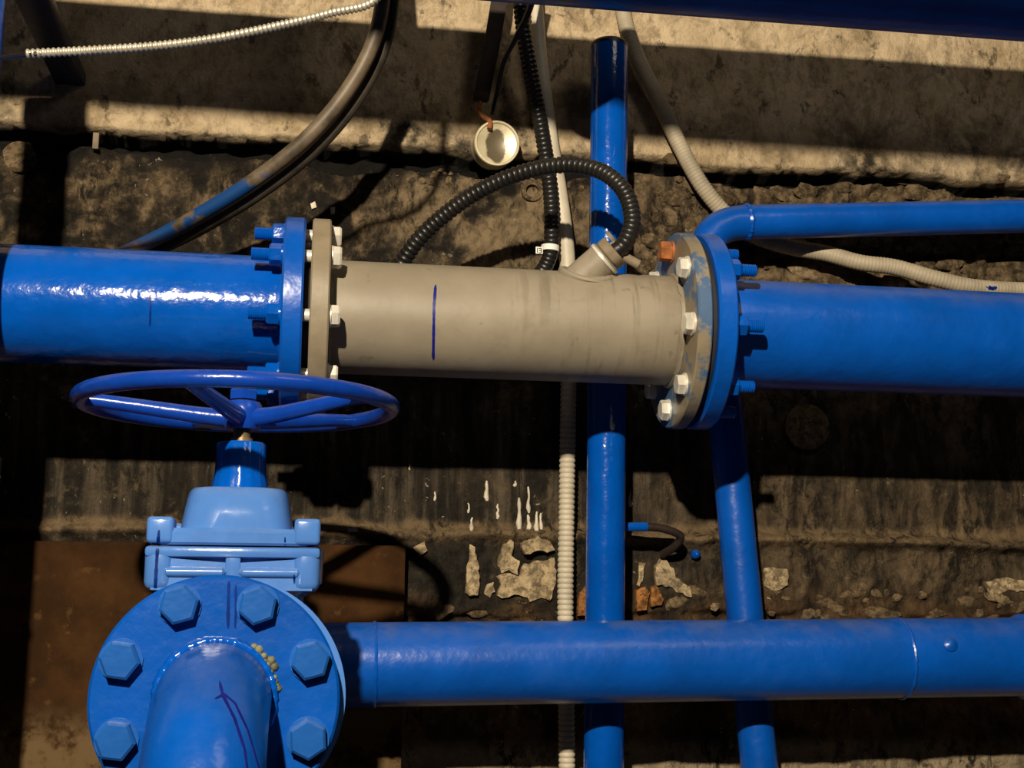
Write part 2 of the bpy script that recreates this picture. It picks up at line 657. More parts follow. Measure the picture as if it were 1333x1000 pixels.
def wall_mat():
    t = NT('stained_cellar_wall')
    x, y, z = t.xyz()
    n_fine = t.noise(60, 6, 0.65)
    n_mid = t.noise(16, 6, 0.65, 0.4)
    n_big = t.noise(5, 5, 0.6, 0.6)
    # upper slab: pale concrete with grime
    up = t.mix(t.step(n_mid, 0.35, 0.68), (0.68, 0.53, 0.34), (0.48, 0.36, 0.21))
    up = t.mix(t.math('MULTIPLY', t.step(t.noise(38, 5, 0.7, 0.3, t.mapping((1, 1, 0.7))), 0.57, 0.66), 0.75), up, (0.05, 0.04, 0.025))
    mould = t.math('MULTIPLY', t.step(n_big, 0.5, 0.66), t.step(z, ZC + 0.13, ZC + 0.03))
    up = t.mix(t.math('MULTIPLY', t.step(t.noise(24, 6, 0.75, 0.6, t.mapping((1, 1, 1), (4, 2, 9))), 0.48, 0.66), 0.55), up, (0.17, 0.12, 0.065))
    up = t.mix(t.math('MULTIPLY', mould, t.step(n_fine, 0.32, 0.6)), up, (0.035, 0.03, 0.02))
    # lower coat: tar and mud
    tar = t.mix(t.step(n_fine, 0.35, 0.7), (0.007, 0.006, 0.0045), (0.035, 0.027, 0.018))
    mud = t.mix(t.step(n_fine, 0.3, 0.7), (0.06, 0.042, 0.022), (0.24, 0.17, 0.095))
    mud_bias = t.math('ADD', n_mid, t.math('MULTIPLY', t.step(x, 0.1, 0.5), 0.13))
    near = t.step(z, ZC - 0.19, ZC - 0.05)
    mud_bias = t.math('ADD', mud_bias, t.math('MULTIPLY', near, 0.07))
    low = t.mix(t.step(mud_bias, 0.49, 0.66), tar, mud)
    joint = t.math('MULTIPLY', t.step(z, ZC - 0.055, ZC - 0.015), t.step(x, 0.45, 0.2))
    low = t.mix(t.math('MULTIPLY', joint, t.step(t.noise(30, 4, 0.6), 0.72, 0.5)), low, (0.01, 0.008, 0.006))
    # scraped bare patch behind the hoses
    pc = at(640, 285, WALL)
    dx = t.math('DIVIDE', t.math('SUBTRACT', x, pc.x), 0.15)
    dz = t.math('DIVIDE', t.math('SUBTRACT', z, pc.z), 0.075)
    rr = t.math('ADD', t.math('MULTIPLY', dx, dx), t.math('MULTIPLY', dz, dz))
    patch = t.math('MULTIPLY', t.step(rr, 1.2, 0.3), t.step(n_mid, 0.36, 0.56))
    low = t.mix(t.math('MULTIPLY', patch, 0.85), low, (0.26, 0.19, 0.11))
    # streaked coat at mid height
    streak = t.noise(1, 6, 0.6, 0.1, t.mapping((75, 10, 5)))
    coat = t.mix(t.step(streak, 0.4, 0.72), (0.016, 0.013, 0.009), (0.12, 0.092, 0.06))
    coat = t.mix(t.step(t.noise(30, 5, 0.7), 0.55, 0.7), coat, (0.12, 0.085, 0.05))
    inmid = t.math('MULTIPLY', t.step(z, ZL + 0.2, ZL + 0.14), t.step(x, 0.62, 0.4))
    low = t.mix(t.math('MULTIPLY', inmid, 0.85), low, coat)
    smear = t.noise(1, 6, 0.65, 0.8, t.mapping((32, 8, 9)))
    brown = t.mix(t.step(smear, 0.36, 0.68), (0.012, 0.01, 0.007), (0.15, 0.105, 0.06))
    inright = t.math('MULTIPLY', t.step(z, ZL + 0.2, ZL + 0.14), t.step(x, 0.4, 0.55))
    low = t.mix(t.math('MULTIPLY', inright, 0.85), low, brown)
    # ledge dust
    dl = t.math('ABSOLUTE', t.math('SUBTRACT', z, t.math('ADD', ZL + 0.006, t.math('MULTIPLY', t.math('SUBTRACT', n_mid, 0.5), 0.04))))
    low = t.mix(t.math('MULTIPLY', t.step(dl, 0.016, 0.004), 0.75), low, (0.22, 0.15, 0.08))
    # reddish dirt under the coating
    red = t.mix(t.step(n_mid, 0.4, 0.6), (0.022, 0.013, 0.007), (0.12, 0.062, 0.025))
    low = t.mix(t.math('MULTIPLY', t.step(z, ZL - 0.045, ZL - 0.09), 0.8), low, red)
    tz = t.math('MULTIPLY', t.step(z, ZL - 0.006, ZL - 0.016), t.step(z, ZL - 0.1, ZL - 0.075))
    tz = t.math('MULTIPLY', tz, t.step(x, 0.5, 0.3))
    low = t.mix(t.math('MULTIPLY', tz, t.step(n_mid, 0.66, 0.5)), low, t.mix(n_fine, (0.006, 0.005, 0.004), (0.04, 0.032, 0.022)))
    pale = t.mix(n_fine, (0.2, 0.15, 0.085), (0.5, 0.4, 0.26))
    low = t.mix(t.step(z, ZB - 0.135, ZB - 0.165), low, pale)
    # limewash specks
    sp = t.math('MULTIPLY', t.step(t.noise(150, 3, 0.55, 0.8), 0.685, 0.72), t.step(t.noise(8, 3, 0.6), 0.47, 0.6))
    low = t.mix(t.math('MULTIPLY', sp, 0.8), low, (0.55, 0.48, 0.36))
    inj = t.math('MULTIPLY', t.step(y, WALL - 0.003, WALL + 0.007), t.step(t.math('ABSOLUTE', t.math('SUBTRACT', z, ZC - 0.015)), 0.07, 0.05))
    edge = t.step(t.math('ADD', z, t.math('MULTIPLY', t.math('SUBTRACT', n_mid, 0.5), 0.025)), ZC - 0.006, ZC + 0.012)
    col = t.mix(edge, low, up)
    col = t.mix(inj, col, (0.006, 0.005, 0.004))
    grit = t.noise(75, 9, 0.78, 0.5, t.mapping((1.15, 1, 0.6)))
    patchy = t.step(t.noise(13, 4, 0.6, 0.5, t.mapping((1, 1, 0.7), (7, 3, 1))), 0.36, 0.62)
    gdark = t.math('MULTIPLY', t.step(grit, 0.55, 0.4), t.math('ADD', 0.25, t.math('MULTIPLY', patchy, 0.7)))
    gdark = t.math('MULTIPLY', gdark, t.math('SUBTRACT', 1.0, t.math('MULTIPLY', edge, 0.6)))
    col = t.mix(gdark, col, (0.008, 0.0065, 0.005))
    glit = t.math('MULTIPLY', t.step(grit, 0.6, 0.68), t.math('MULTIPLY', t.math('SUBTRACT', 1.0, edge), t.step(n_mid, 0.42, 0.62)))
    col = t.mix(t.math('MULTIPLY', glit, 0.6), col, (0.36, 0.28, 0.18))
    t.bump(t.math('ADD', t.math('ADD', t.noise(130, 6, 0.7), t.math('MULTIPLY', grit, 0.5)), t.math('MULTIPLY', n_fine, 1.0)), 0.8, 0.005)
    rgh = t.math('ADD', 0.55, t.math('MULTIPLY', n_mid, 0.5))
    return t.out(col, rgh, 0, 0.22)


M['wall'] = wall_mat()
xs = axis_grid(-1.9, -0.62, 0.85, 2.1, 0.0025, 0.03)
zs = axis_grid(0.0, 0.9, 2.02, 2.7, 0.0025, 0.03)
GX, GZ = np.meshgrid(xs, zs)
GD = wall_d(GX, GZ)
nx, nz = len(xs), len(zs)
co = np.stack([GX, WALL - GD, GZ], -1).reshape(-1, 3)
idx = np.arange(nx * nz).reshape(nz, nx)
q = np.stack([idx[:-1, :-1], idx[:-1, 1:], idx[1:, 1:], idx[1:, :-1]], -1).reshape(-1, 4)
me = bpy.data.meshes.new('wall_back')
me.vertices.add(len(co))
me.vertices.foreach_set('co', co.astype(np.float32).ravel())
me.loops.add(q.size)
me.loops.foreach_set('vertex_index', q.astype(np.int32).ravel())
me.polygons.add(len(q))
me.polygons.foreach_set('loop_start', (np.arange(len(q)) * 4).astype(np.int32))
me.update(calc_edges=True)
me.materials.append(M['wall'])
me.polygons.foreach_set('use_smooth', [True] * len(q))
wall = bpy.data.objects.new('wall_back', me)
COL.objects.link(wall)
wall['kind'] = 'structure'

fm = NT('cellar_floor_dirt')
fcol = fm.mix(fm.step(fm.noise(9, 6, 0.65), 0.3, 0.7), (0.012, 0.009, 0.006), (0.05, 0.036, 0.02))
fm.bump(fm.noise(40, 5, 0.6), 0.6, 0.01)
fm.out(fcol, 0.9)
floor = box(MB(), Vector((0.1, 0.4, -0.05)), 4.0, 3.0, 0.1).build('floor', fm.m)
floor['kind'] = 'structure'


# pieces on the wall
def chip(name, poly, mat, thick=0.004, jit=1.6, label=None, parent=wall, sink=0.008):
    rnd = random.Random(int(poly[0][0] * 7 + poly[0][1]))
    pts = []
    n = len(poly)
    for i in range(n):
        a, b = poly[i], poly[(i + 1) % n]
        L = math.hypot(b[0] - a[0], b[1] - a[1])
        k = max(1, int(L / 5))
        for j in range(k):
            f = j / k
            q_ = jit if j else jit * 0.4
            pts.append((a[0] + (b[0] - a[0]) * f + rnd.uniform(-q_, q_), a[1] + (b[1] - a[1]) * f + rnd.uniform(-q_, q_)))
    n = len(pts)
    cx = sum(p[0] for p in pts) / n
    cy = sum(p[1] for p in pts) / n
    ds = sorted(dwall(*p) for p in pts)
    d0 = ds[int(n * 0.75)]
    Yf, Yb = WALL - d0 - thick, WALL - d0 + sink
    F = [at(p[0], p[1], Yf) for p in pts]
    B = [Vector((at(cx + (p[0] - cx) * 1.04, cy + (p[1] - cy) * 1.04, Yf).x, Yb, at(cx + (p[0] - cx) * 1.04, cy + (p[1] - cy) * 1.04, Yf).z)) for p in pts]
    c = at(cx, cy, Yf - 0.001)
    v = F + B + [c]
    f = [(i, (i + 1) % n, 2 * n) for i in range(n)] + [(i, n + i, n + (i + 1) % n, (i + 1) % n) for i in range(n)]
    f.append(tuple(range(n, 2 * n)))
    return MB().add(v, f).build(name, mat, parent, 25, label)


P_ = 'plaster_chip'
for poly in [
    [(648, 736), (654, 714), (664, 702), (669, 706), (666, 724), (676, 730), (674, 748), (662, 742), (652, 746)],
    [(646, 750), (654, 748), (664, 746), (676, 752), (684, 734), (722, 726), (724, 750), (716, 782), (704, 778), (690, 783), (676, 774), (662, 778), (648, 776), (652, 762)],
    [(680, 706), (700, 698), (716, 704), (722, 716), (712, 720), (700, 716), (684, 722)],
    [(612, 708), (619, 712), (624, 750), (622, 776), (611, 776), (606, 765), (609, 735)],
    [(634, 760), (643, 758), (645, 770), (638, 778), (630, 773)],
    [(866, 726), (872, 738), (884, 754), (898, 765), (900, 778), (888, 772), (872, 764), (856, 762), (853, 738)],
    [(832, 732), (840, 734), (838, 750), (832, 764), (828, 762), (832, 748)],
    [(995, 740), (1026, 740), (1026, 762), (1012, 770), (996, 764)],
    [(1284, 758), (1310, 752), (1333, 756), (1340, 770), (1310, 770), (1290, 772)],
    [(538, 712), (552, 706), (556, 716), (546, 724)],
]:
    chip(P_, poly, M['plaster'], 0.003, 2.0)
def drip(px, y0, y1, w):
    """a pale run of limewash: thin above, a bulb at its foot"""
    rnd = random.Random(int(px * 3 + y0))
    n = 6
    pts = []
    for k in range(n):
        y_ = y0 + (y1 - y0) * k / (n - 1)
        x_ = px + rnd.uniform(-1, 1)
        p = at(x_, y_, WALL - dwall(x_, y_) + 0.0004)
        pts.append(p)
    ww = rpx(w / 2, pts[0])
    rr = [0.35, 0.6, 0.5, 0.75, 1.0, 0.6]
    tube(MB(), pts, lambda i, m_: ww * rr[i] * rnd.uniform(0.8, 1.2), 8).build('white_drip', M['whitedrip'], wall, 60)


for a_ in [(614, 674, 692, 6), (634, 626, 652, 7), (648, 656, 676, 5), (676, 648, 690, 8), (688, 634, 668, 6), (688, 670, 690, 8), (698, 666, 692, 7), (704, 668, 690, 5), (671, 626, 634, 6), (610, 655, 668, 4), (566, 640, 652, 4), (533, 604, 612, 3), (820, 640, 660, 6)]:
    drip(*a_)
for poly in [[(452, 688), (464, 686), (466, 692), (454, 693)], [(404, 265), (410, 262), (412, 270), (406, 272)], [(430, 270), (436, 269), (436, 276), (431, 277)]]:
    chip('white_drip', poly, M['whitedrip'], 0.003, 0.7)
for poly in [
    [(828, 770), (840, 764), (846, 772), (842, 794), (830, 796)],
    [(848, 764), (854, 762), (864, 780), (862, 788), (848, 790)],
    [(755, 772), (766, 760), (767, 800), (752, 802)],
]:
    chip('brick', poly, M['brick'], 0.006, 1.0)
def lump(px, py, rx, ry, mat, seed, name='mud_lump', flat=0.55, sink=0.15):
    rnd = random.Random(seed)
    bm = bmesh.new()
    bmesh.ops.create_icosphere(bm, subdivisions=2 if rx > 12 else 1, radius=1.0)
    c = at(px, py, WALL - dwall(px, py))
    a_, b_ = rpx(rx, c), rpx(ry, c)
    dp = min(a_, b_) * flat
    for v in bm.verts:
        k = rnd.uniform(0.72, 1.12)
        v.co = Vector((v.co.x * a_ * k, v.co.y * dp * k, v.co.z * b_ * k))
    rot = Matrix.Rotation(rnd.uniform(-0.5, 0.5), 3, 'Y')
    bm.verts.index_update()
    mb = MB().add([c + Vector((0, dp * sink, 0)) + rot @ v.co for v in bm.verts], [[v.index for v in f.verts] for f in bm.faces])
    bm.free()
    return mb.build(name, mat, wall, 40)


for n_l, (px, py, rx, ry) in enumerate([(930, 790, 8, 6), (576, 797, 16, 9), (622, 796, 18, 8), (1148, 798, 28, 8), (1258, 785, 18, 12), (1042, 322, 22, 14), (1045, 355, 24, 8), (1300, 778, 22, 8), (1085, 790, 26, 8), (1060, 800, 16, 6), (1215, 800, 22, 6), (470, 690, 18, 5), (905, 770, 16, 8), (880, 785, 18, 9), (1330, 790, 14, 10), (880, 205, 20, 8)]):
    lump(px, py, rx, ry, M['stone'] if n_l in (0, 5, 6, 7) else M['mud'], n_l)
lr = random.Random(5)
for n_l in range(150):
    px, py = lr.uniform(835, 1345), lr.uniform(228, 378)
    w_ = lr.choice([5, 6, 7, 9, 12, 16])
    lump(px, py, w_ * lr.uniform(1.0, 1.6), w_ * lr.uniform(0.6, 1.0), M['mud'], 100 + n_l)
for n_l in range(30):
    px = lr.uniform(545, 760)
    lump(px, 207 + 0.052 * (px - 600) + 20 + lr.uniform(-4, 14), lr.uniform(4, 9), lr.uniform(3, 6), M['mud'], 300 + n_l)
for n_l in range(26):
    px = lr.uniform(1000, 1340)
    lump(px, lr.uniform(765, 805), lr.uniform(5, 16), lr.uniform(4, 8), M['mud'], 400 + n_l)


def plug(px, py, rp, mat, thick=0.004, name='round_plug', label=None, hollow=False):
    d0 = dwall(px, py)
    o = at(px, py, WALL - d0)
    r = rpx(rp, o)
    mb = MB()
    if hollow:
        lathe(mb, o, Vector((0, -1, 0)), [(-0.008, r * 0.6), (thick, r * 0.6), (thick, r), (-0.008, r), (-0.008, r * 0.6)], 24)
    else:
        lathe(mb, o, Vector((0, -1, 0)), [(-0.02, r), (thick - 0.001, r), (thick, r * 0.9), (thick * 0.8, 0)], 28)
    return mb.build(name, mat, wall, 35, label)


plug(25, 205, 21, M['mud'], 0.004, label='pale dusty round plug')
plug(1050, 556, 30, M['mud'], 0.004, label='dim brown round plug')
plug(692, 250, 14, M['mud'], 0.006, hollow=True, label='small round ring')
tb = at(125, 184, WALL - 0.016)
box(MB(), tb, 0.007, 0.006, 0.02, 0.001).build('metal_tab', M['dirt'], wall, 35, 'small grey metal tab')


# ------------------------------------------------------------------ pipes
def pipe_between(mb, A, B, r, seg=48, n=2):
    return tube(mb, [A.lerp(B, k / n) for k in range(n + 1)], r, seg)


def extend(A, B, ta, tb):
    """line through A and B, from A-ta to B+tb metres"""
    d = (B - A).normalized()
    return A - d * ta, B + d * tb


XD = Vector((1, 0, 0))

# --- overhead pipe
Yo = 1.232
Ra = 0.052
a, b = at(600, 0, Yo), at(1333, 58, Yo)
zo = (a.z + b.z) / 2 + Ra * 1.0 + 0.008
t = thing('overhead_pipe', 'large dark blue pipe overhead, crossing the top right corner of the photo', 'pipe', (0.3, Yo, zo - Ra))
oa, ob = Vector((-1.6, Yo, zo)), Vector((1.9, Yo, zo))
pipe_between(MB(), oa, ob, Ra).build('pipe', M['blue'], t)
bo = at(737, -40, Yo - Ra * 0.5)
bd = Vector((0, -0.75, -0.66)).normalized()
bo = Vector((bo.x, Yo, zo)) + bd * (Ra - 0.004)
lathe(MB(), bo, bd, [(0, 0), (0, 0.034), (0.006, 0.034), (0.010, 0.031), (0.012, 0.02), (0.013, 0)], 40).build('round_boss', M['dirt'], t, 35, 'dusty brown round boss')

# --- a thin pipe added out of view to shade the overhead pipe
t = thing('added_shade_pipe', 'added thin blue pipe, out of view, that shades the overhead pipe', 'pipe', (0.3, 0.9, 1.848))
pipe_between(MB(), Vector((-1.6, 0.9, 1.876)), Vector((1.9, 0.9, 1.876)), 0.028, 32).build('pipe', M['blue'], t)

# --- support arm under it, square tube out of the wall
aw = at(92, 113, WALL - 0.013)
t = thing('support_arm', 'dark navy square steel arm sticking out of the wall at top left', 'bracket', (aw.x, WALL, aw.z))
sw = 0.034
top = min(aw.z + sw, zo - Ra - 0.0005)
arm = MB()
box(arm, Vector((aw.x, (1.05 + WALL) / 2, (top + aw.z) / 2)), sw, WALL - 1.05, top - aw.z, 0.002)
arm.build('square_tube', M['navy'], t)
box(MB(), Vector((aw.x, 1.049, (top + aw.z) / 2)), sw - 0.004, 0.003, top - aw.z - 0.004, 0.001).build('end_cap', M['navy'], t)

# --- riser at the left edge
ra, rb = at(-21, -60, 1.185), at(-26, 60, 1.185)
Rr = 0.022
t = thing('riser_pipe', 'thin blue vertical pipe just showing at the left photo edge', 'pipe', (ra.x, 1.185, 0))
pipe_between(MB(), Vector((ra.x, 1.185, 0.0)), Vector((ra.x, 1.185, zo - Ra - 0.001)), Rr, 32).build('pipe', M['blue'], t)
weld(MB(), Vector((ra.x, 1.185, 1.3)), Vector((0, 0, 1)), Rr, 0.002, 3).build('weld_bead', M['blue'], t)

# --- vertical pipe behind the meter
VY = 1.438
vt, vb = at(793.5, 62, VY), at(786, 980, VY)
Rv = rpx(25.3, at(788, 600, VY))
vd = (vt - vb).normalized()
vlow = vb - vd * (vb.z / vd.z)
t = thing('vertical_pipe', 'straight vertical blue pipe near the wall, passing behind the grey meter', 'pipe', vlow)
br = 0.03
path = [vlow, vb]
path.append(vt)
tube(MB(), path, Rv, 40).build('pipe', M['blue_wet'], t)
lathe(MB(), vt, vd, [(-0.001, 0), (-0.001, Rv + 0.0002), (0.003, Rv + 0.0002), (0.006, Rv * 0.9), (0.0075, Rv * 0.6), (0.008, 0)], 40).build('end_cap', M['navy'], t, 35, 'dark domed end cap')

# --- bypass: slanted pipe, elbow, pipe to the right
BY = 1.441
Rb = rpx(23.6, at(960, 700, BY))
ctrl = [at(988.5, 1000, BY), at(949, 585, BY), at(924.5, 350, BY)]
pb = [ctrl[0] - (ctrl[1] - ctrl[0]).normalized() * (ctrl[0].z / (ctrl[1] - ctrl[0]).normalized().z)] + ctrl
corner = at(917, 291, BY)
e0, e1 = at(921, 334, BY), at(972, 289.5, BY)
for k in range(13):
    f = k / 12
    pb.append(e0 * (1 - f) ** 2 + corner * 2 * f * (1 - f) + e1 * f * f)
far = at(1333, 281.5, BY)
pb.append(far)
pb.append(far + (far - e1).normalized() * 0.9)
t = thing('bypass_pipe', 'blue bypass pipe leaning upward behind the right flange, then running right', 'pipe', pb[0])
tube(MB(), pb, Rb, 40).build('pipe', M['blue'], t)
wb = MB()
weld(wb, e1, far - e1, Rb, 0.0022, 5)
wb.build('weld_bead', M['blue'], t)

# --- lower pipe
LY = 1.372
la, lb = at(500, 865, LY), at(1290, 855.5, LY)
Rl = rpx(52.6, at(800, 861, LY))
ld = (lb - la).normalized()
VX = at(312, 650, 1.16).x                      # gate valve axis
VZ = at(280, 911, 1.045).z
FF = 1.045                                      # face of the front flange
FR = rpx(161, at(280, 911, FF))
vc = Vector((VX, 1.155, VZ))
yback = 1.272
lp0 = Vector((VX + 0.105, LY, la.z + ld.z / ld.x * (VX + 0.105 - la.x)))
cornerL = Vector((VX, LY, lp0.z))
st = Vector((VX, yback, VZ))
lp = [st]
for k in range(17):
    f = k / 16
    lp.append((st + Vector((0, 0.006, 0))) * (1 - f) ** 2 + cornerL * 2 * f * (1 - f) + lp0 * f * f)
end = lb + ld * 1.0
lp += [lp0.lerp(end, k / 4) for k in range(1, 5)]
t = thing('lower_pipe', 'long blue horizontal pipe running right from behind the valve, near the bottom', 'pipe', lp0)
tube(MB(), lp, Rl, 56).build('pipe', M['blue'], t)
for px, sd in ((490, 1), (1193, 2)):
    p = la + ld * ((at(px, 860, LY - Rl).x - la.x) / ld.x)
    weld(MB(), p, ld, Rl, 0.0016, sd).build('weld_bead', M['blue'], t)
pk = at(1215, 850, LY)
h = la + ld * ((pk.x - la.x) / ld.x)
dn = Vector((0.0, -0.93, 0.36)).normalized()
lathe(MB(), h + dn * (Rl - 0.003), dn, [(0, 0.009), (0.004, 0.008), (0.007, 0.004), (0.008, 0)], 12).build('weld_drop', M['blue'], t)
pcl = la + ld * ((at(1330, 855, LY).x - la.x) / ld.x)
lathe(MB(), pcl, ld, [(-0.006, Rl - 0.001), (0.0, Rl + 0.004), (0.06, Rl + 0.004), (0.066, Rl - 0.001)], 56).build('coupling', M['blue'], t)
disc_ring(MB(), Vector((VX, 0, VZ)), Vector((0, 1, 0)), 1.2552, 1.2740, FR, 0.03, 0.002).build('flange', M['blue_front'], t)

# ------------------------------------------------------------------ the metered line
MY = 1.31
ma, mb_ = at(30, 396, MY), at(1300, 448.5, MY)
mdir = (mb_ - ma).normalized()
Rm = rpx(73.5, at(600, 421, MY))


def on_axis(px, Y=MY, py=430):
    X = at(px, py, Y).x
    return ma + mdir * ((X - ma.x) / mdir.x)


NF = MY - 0.1                                    # depth of the flanges' front rim
x_bl0, x_bl1 = on_axis(364, NF), on_axis(393, NF)
x_gl0, x_gl1 = on_axis(402, NF), on_axis(428, NF)
x_gr0, x_gr1 = on_axis(909, NF), on_axis(928, NF)
x_br0, x_br1 = on_axis(937, NF), on_axis(962, NF)
RFL, RFR = 0.0985, 0.1035
BCL, BCR = 0.081, 0.084


def seg_len(a, b):
    return (b - a).length


def axis_frame(d):
    """front (towards the camera) and up vectors across a pipe axis"""
    f = Vector((0, -1, 0))
    f = (f - d * f.dot(d)).normalized()
    u = Vector((0, 0, 1))
    u = (u - d * u.dot(d) - f * u.dot(f)).normalized()
    return f, u


FV, UVv = axis_frame(mdir)


def bolt_pos(c, ang, r):
    a_ = math.radians(ang)
    return c + (FV * math.cos(a_) + UVv * math.sin(a_)) * r


# left pipe
t = thing('supply_pipe', 'blue pipe with a glossy streak and bolted flange, left of the grey meter', 'pipe', ma)
PS = t
pl = MB()
p_start = ma - mdir * 0.9
tube(pl, [p_start, ma, x_bl0, x_bl1 - mdir * 0.002], Rm, 64)
supply = pl.build('pipe', M['blue_wet'], t)
disc_ring(MB(), x_bl0, mdir, 0, seg_len(x_bl0, x_bl1), RFL, Rm - 0.003, 0.002, 96).build('flange', M['blue'], t)
weld(MB(), x_bl0 - mdir * 0.001, mdir, Rm, 0.002, 9).build('weld_bead', M['blue'], t)
paint_stroke('paint_run', bvh([supply]), [(195, 380), (196, 400), (195, 425)], 0.0022, M['deepblue'], t, label='dark blue paint run')

# right pipe
t = thing('outlet_pipe', 'wide matte blue pipe with bolted flange, right of the grey meter', 'pipe', mb_)
PO = t
tube(MB(), [x_br0 + mdir * 0.002, x_br1, mb_, mb_ + mdir * 0.9], Rm * 0.985, 64).build('pipe', M['blue'], t)
disc_ring(MB(), x_br0, mdir, 0, seg_len(x_br0, x_br1), RFR, Rm - 0.003, 0.002, 96).build('flange', M['blue'], t)
weld(MB(), x_br1 + mdir * 0.001, mdir, Rm * 0.985, 0.002, 8).build('weld_bead', M['blue'], t)

# meter
mc = x_gl0.lerp(x_gr1, 0.5)
t = thing('flow_meter', 'grey flanged flow meter with an angled sensor stub, in the middle of the line', 'water meter', mc)
FM = t
tube(MB(), [x_gl0 + mdir * 0.002, x_gl1, mc, x_gr0, x_gr1 - mdir * 0.002], Rm * 0.99, 64).build('body', M['meter'], t)
body_o = FM.children[0] if FM.children else None
disc_ring(MB(), x_gl0, mdir, 0, seg_len(x_gl0, x_gl1), RFL, Rm - 0.003, 0.0015, 96).build('flange', M['mflange'], t)
disc_ring(MB(), x_gr0, mdir, 0, seg_len(x_gr0, x_gr1), RFR, Rm - 0.003, 0.0015, 96).build('flange', M['mflange_blue'], t, 35, 'flange smeared with blue paint')
weld(MB(), x_gl1 + mdir * 0.001, mdir, Rm * 0.99, 0.0022, 4).build('weld_bead', M['meter'], t)
weld(MB(), x_gr0 - mdir * 0.001, mdir, Rm * 0.99, 0.0028, 6).build('weld_bead', M['meter'], t)
g0, g1 = seg_len(x_gl0, x_bl1), seg_len(x_gr1, x_br0)
disc_ring(MB(), x_bl1, mdir, 0.0003, g0 - 0.0003, 0.068, Rm - 0.002, 0.0005).build('gasket', M['rubber'], t)
disc_ring(MB(), x_gr1, mdir, 0.0003, g1 - 0.0003, 0.096, Rm - 0.002, 0.0005).build('gasket', M['rubber'], t)
# bolts: head on the meter's side, nut on the blue side
zup = Matrix.Identity(3)


def bolt_meshes(name, mat, headout, hlen, shank, r, af):
    """head from 0 to hlen along +z, shank down to -shank"""
    o, d = Vector((0, 0, 0)), Vector((0, 0, 1))
    mbb = MB()
    hexhead(mbb, o, d, 0.002, hlen, af)
    lathe(mbb, o, d, [(0, r), (0, af * 0.62), (0.002, af * 0.62), (0.002, r)], 20)
    lathe(mbb, o, d, [(0.001, 0), (0.001, r), (-shank, r), (-shank, 0)], 16)
    me_ = bpy.data.meshes.new(name)
    me_.from_pydata(mbb.v, [], mbb.f)
    me_.materials.append(mat)
    return me_


def nut_mesh(name, mat, hlen, stud, r, af):
    o, d = Vector((0, 0, 0)), Vector((0, 0, 1))
    mbb = MB()
    hexhead(mbb, o, d, 0.002, hlen, af)
    lathe(mbb, o, d, [(0, r), (0, af * 0.6), (0.002, af * 0.6), (0.002, r)], 20)
    prof = [(hlen - 0.001, r)]
    k = hlen
    while k < stud:
        prof += [(k, r), (k + 0.001, r * 0.9)]
        k += 0.002
    prof += [(stud, r * 0.85), (stud, 0)]
    lathe(mbb, o, d, prof, 16)
    me_ = bpy.data.meshes.new(name)
    me_.from_pydata(mbb.v, [], mbb.f)
    me_.materials.append(mat)
    return me_


def orient(z):
    z = z.normalized()
    x_, y_ = perp(z)
    m_ = Matrix((x_, y_, z)).transposed()
    return m_.to_4x4()


def place(name, me_, mat, parent, P, z, spin, label=None):
    o = bpy.data.objects.new(name, me_)
    COL.objects.link(o)
    o.parent = parent
    o.matrix_local = Matrix.Translation(P - base_of(parent)) @ orient(z) @ Matrix.Rotation(spin, 4, 'Z')
    me_.polygons.foreach_set('use_smooth', [True] * len(me_.polygons))
    me_.set_sharp_from_angle(angle=math.radians(30))
    if label:
        o['label'] = label
    return o


AF = 0.019
bm_l = bolt_meshes('bolt', M['zinc'], 1, 0.0105, 0.055, 0.0062, AF)
bm_r = bolt_meshes('bolt', M['zinc'], 1, 0.0095, 0.045, 0.0062, AF)
bm_rust = bolt_meshes('bolt', M['rust'], 1, 0.0135, 0.045, 0.0062, AF)
nm_l = nut_mesh('nut', M['blue_wet'], 0.0135, 0.030, 0.0064, AF)
for k in range(8):
    an = 33 + 45 * k
    place('bolt', bm_l, None, FM, bolt_pos(x_gl1, an, BCL), mdir, random.uniform(0, 1))
    place('nut', nm_l, None, PS, bolt_pos(x_bl0, an, BCL), -mdir, random.uniform(0, 1))
    an = 38 + 45 * k
    rusty = k == 1
    place('bolt', bm_rust if rusty else bm_r, None, FM, bolt_pos(x_gr0, an, BCR), -mdir, random.uniform(0, 1), 'rusty orange bolt' if rusty else None)
    place('nut', nm_l, None, PO, bolt_pos(x_br1, an, BCR), mdir, random.uniform(0, 1))
# sensor stub
s1 = at(790, 334, MY - 0.035)
s0 = on_axis(728) + FV * 0.012 + UVv * 0.03
sd_ = (s1 - s0).normalized()
Ls = (s1 - s0).length
Rs = rpx(23, s1)
stub = lathe(MB(), s0, sd_, [(0, 0), (0, Rs), (Ls - 0.001, Rs), (Ls, Rs - 0.001), (Ls, 0)], 40).build('sensor_stub', M['meter'], t)
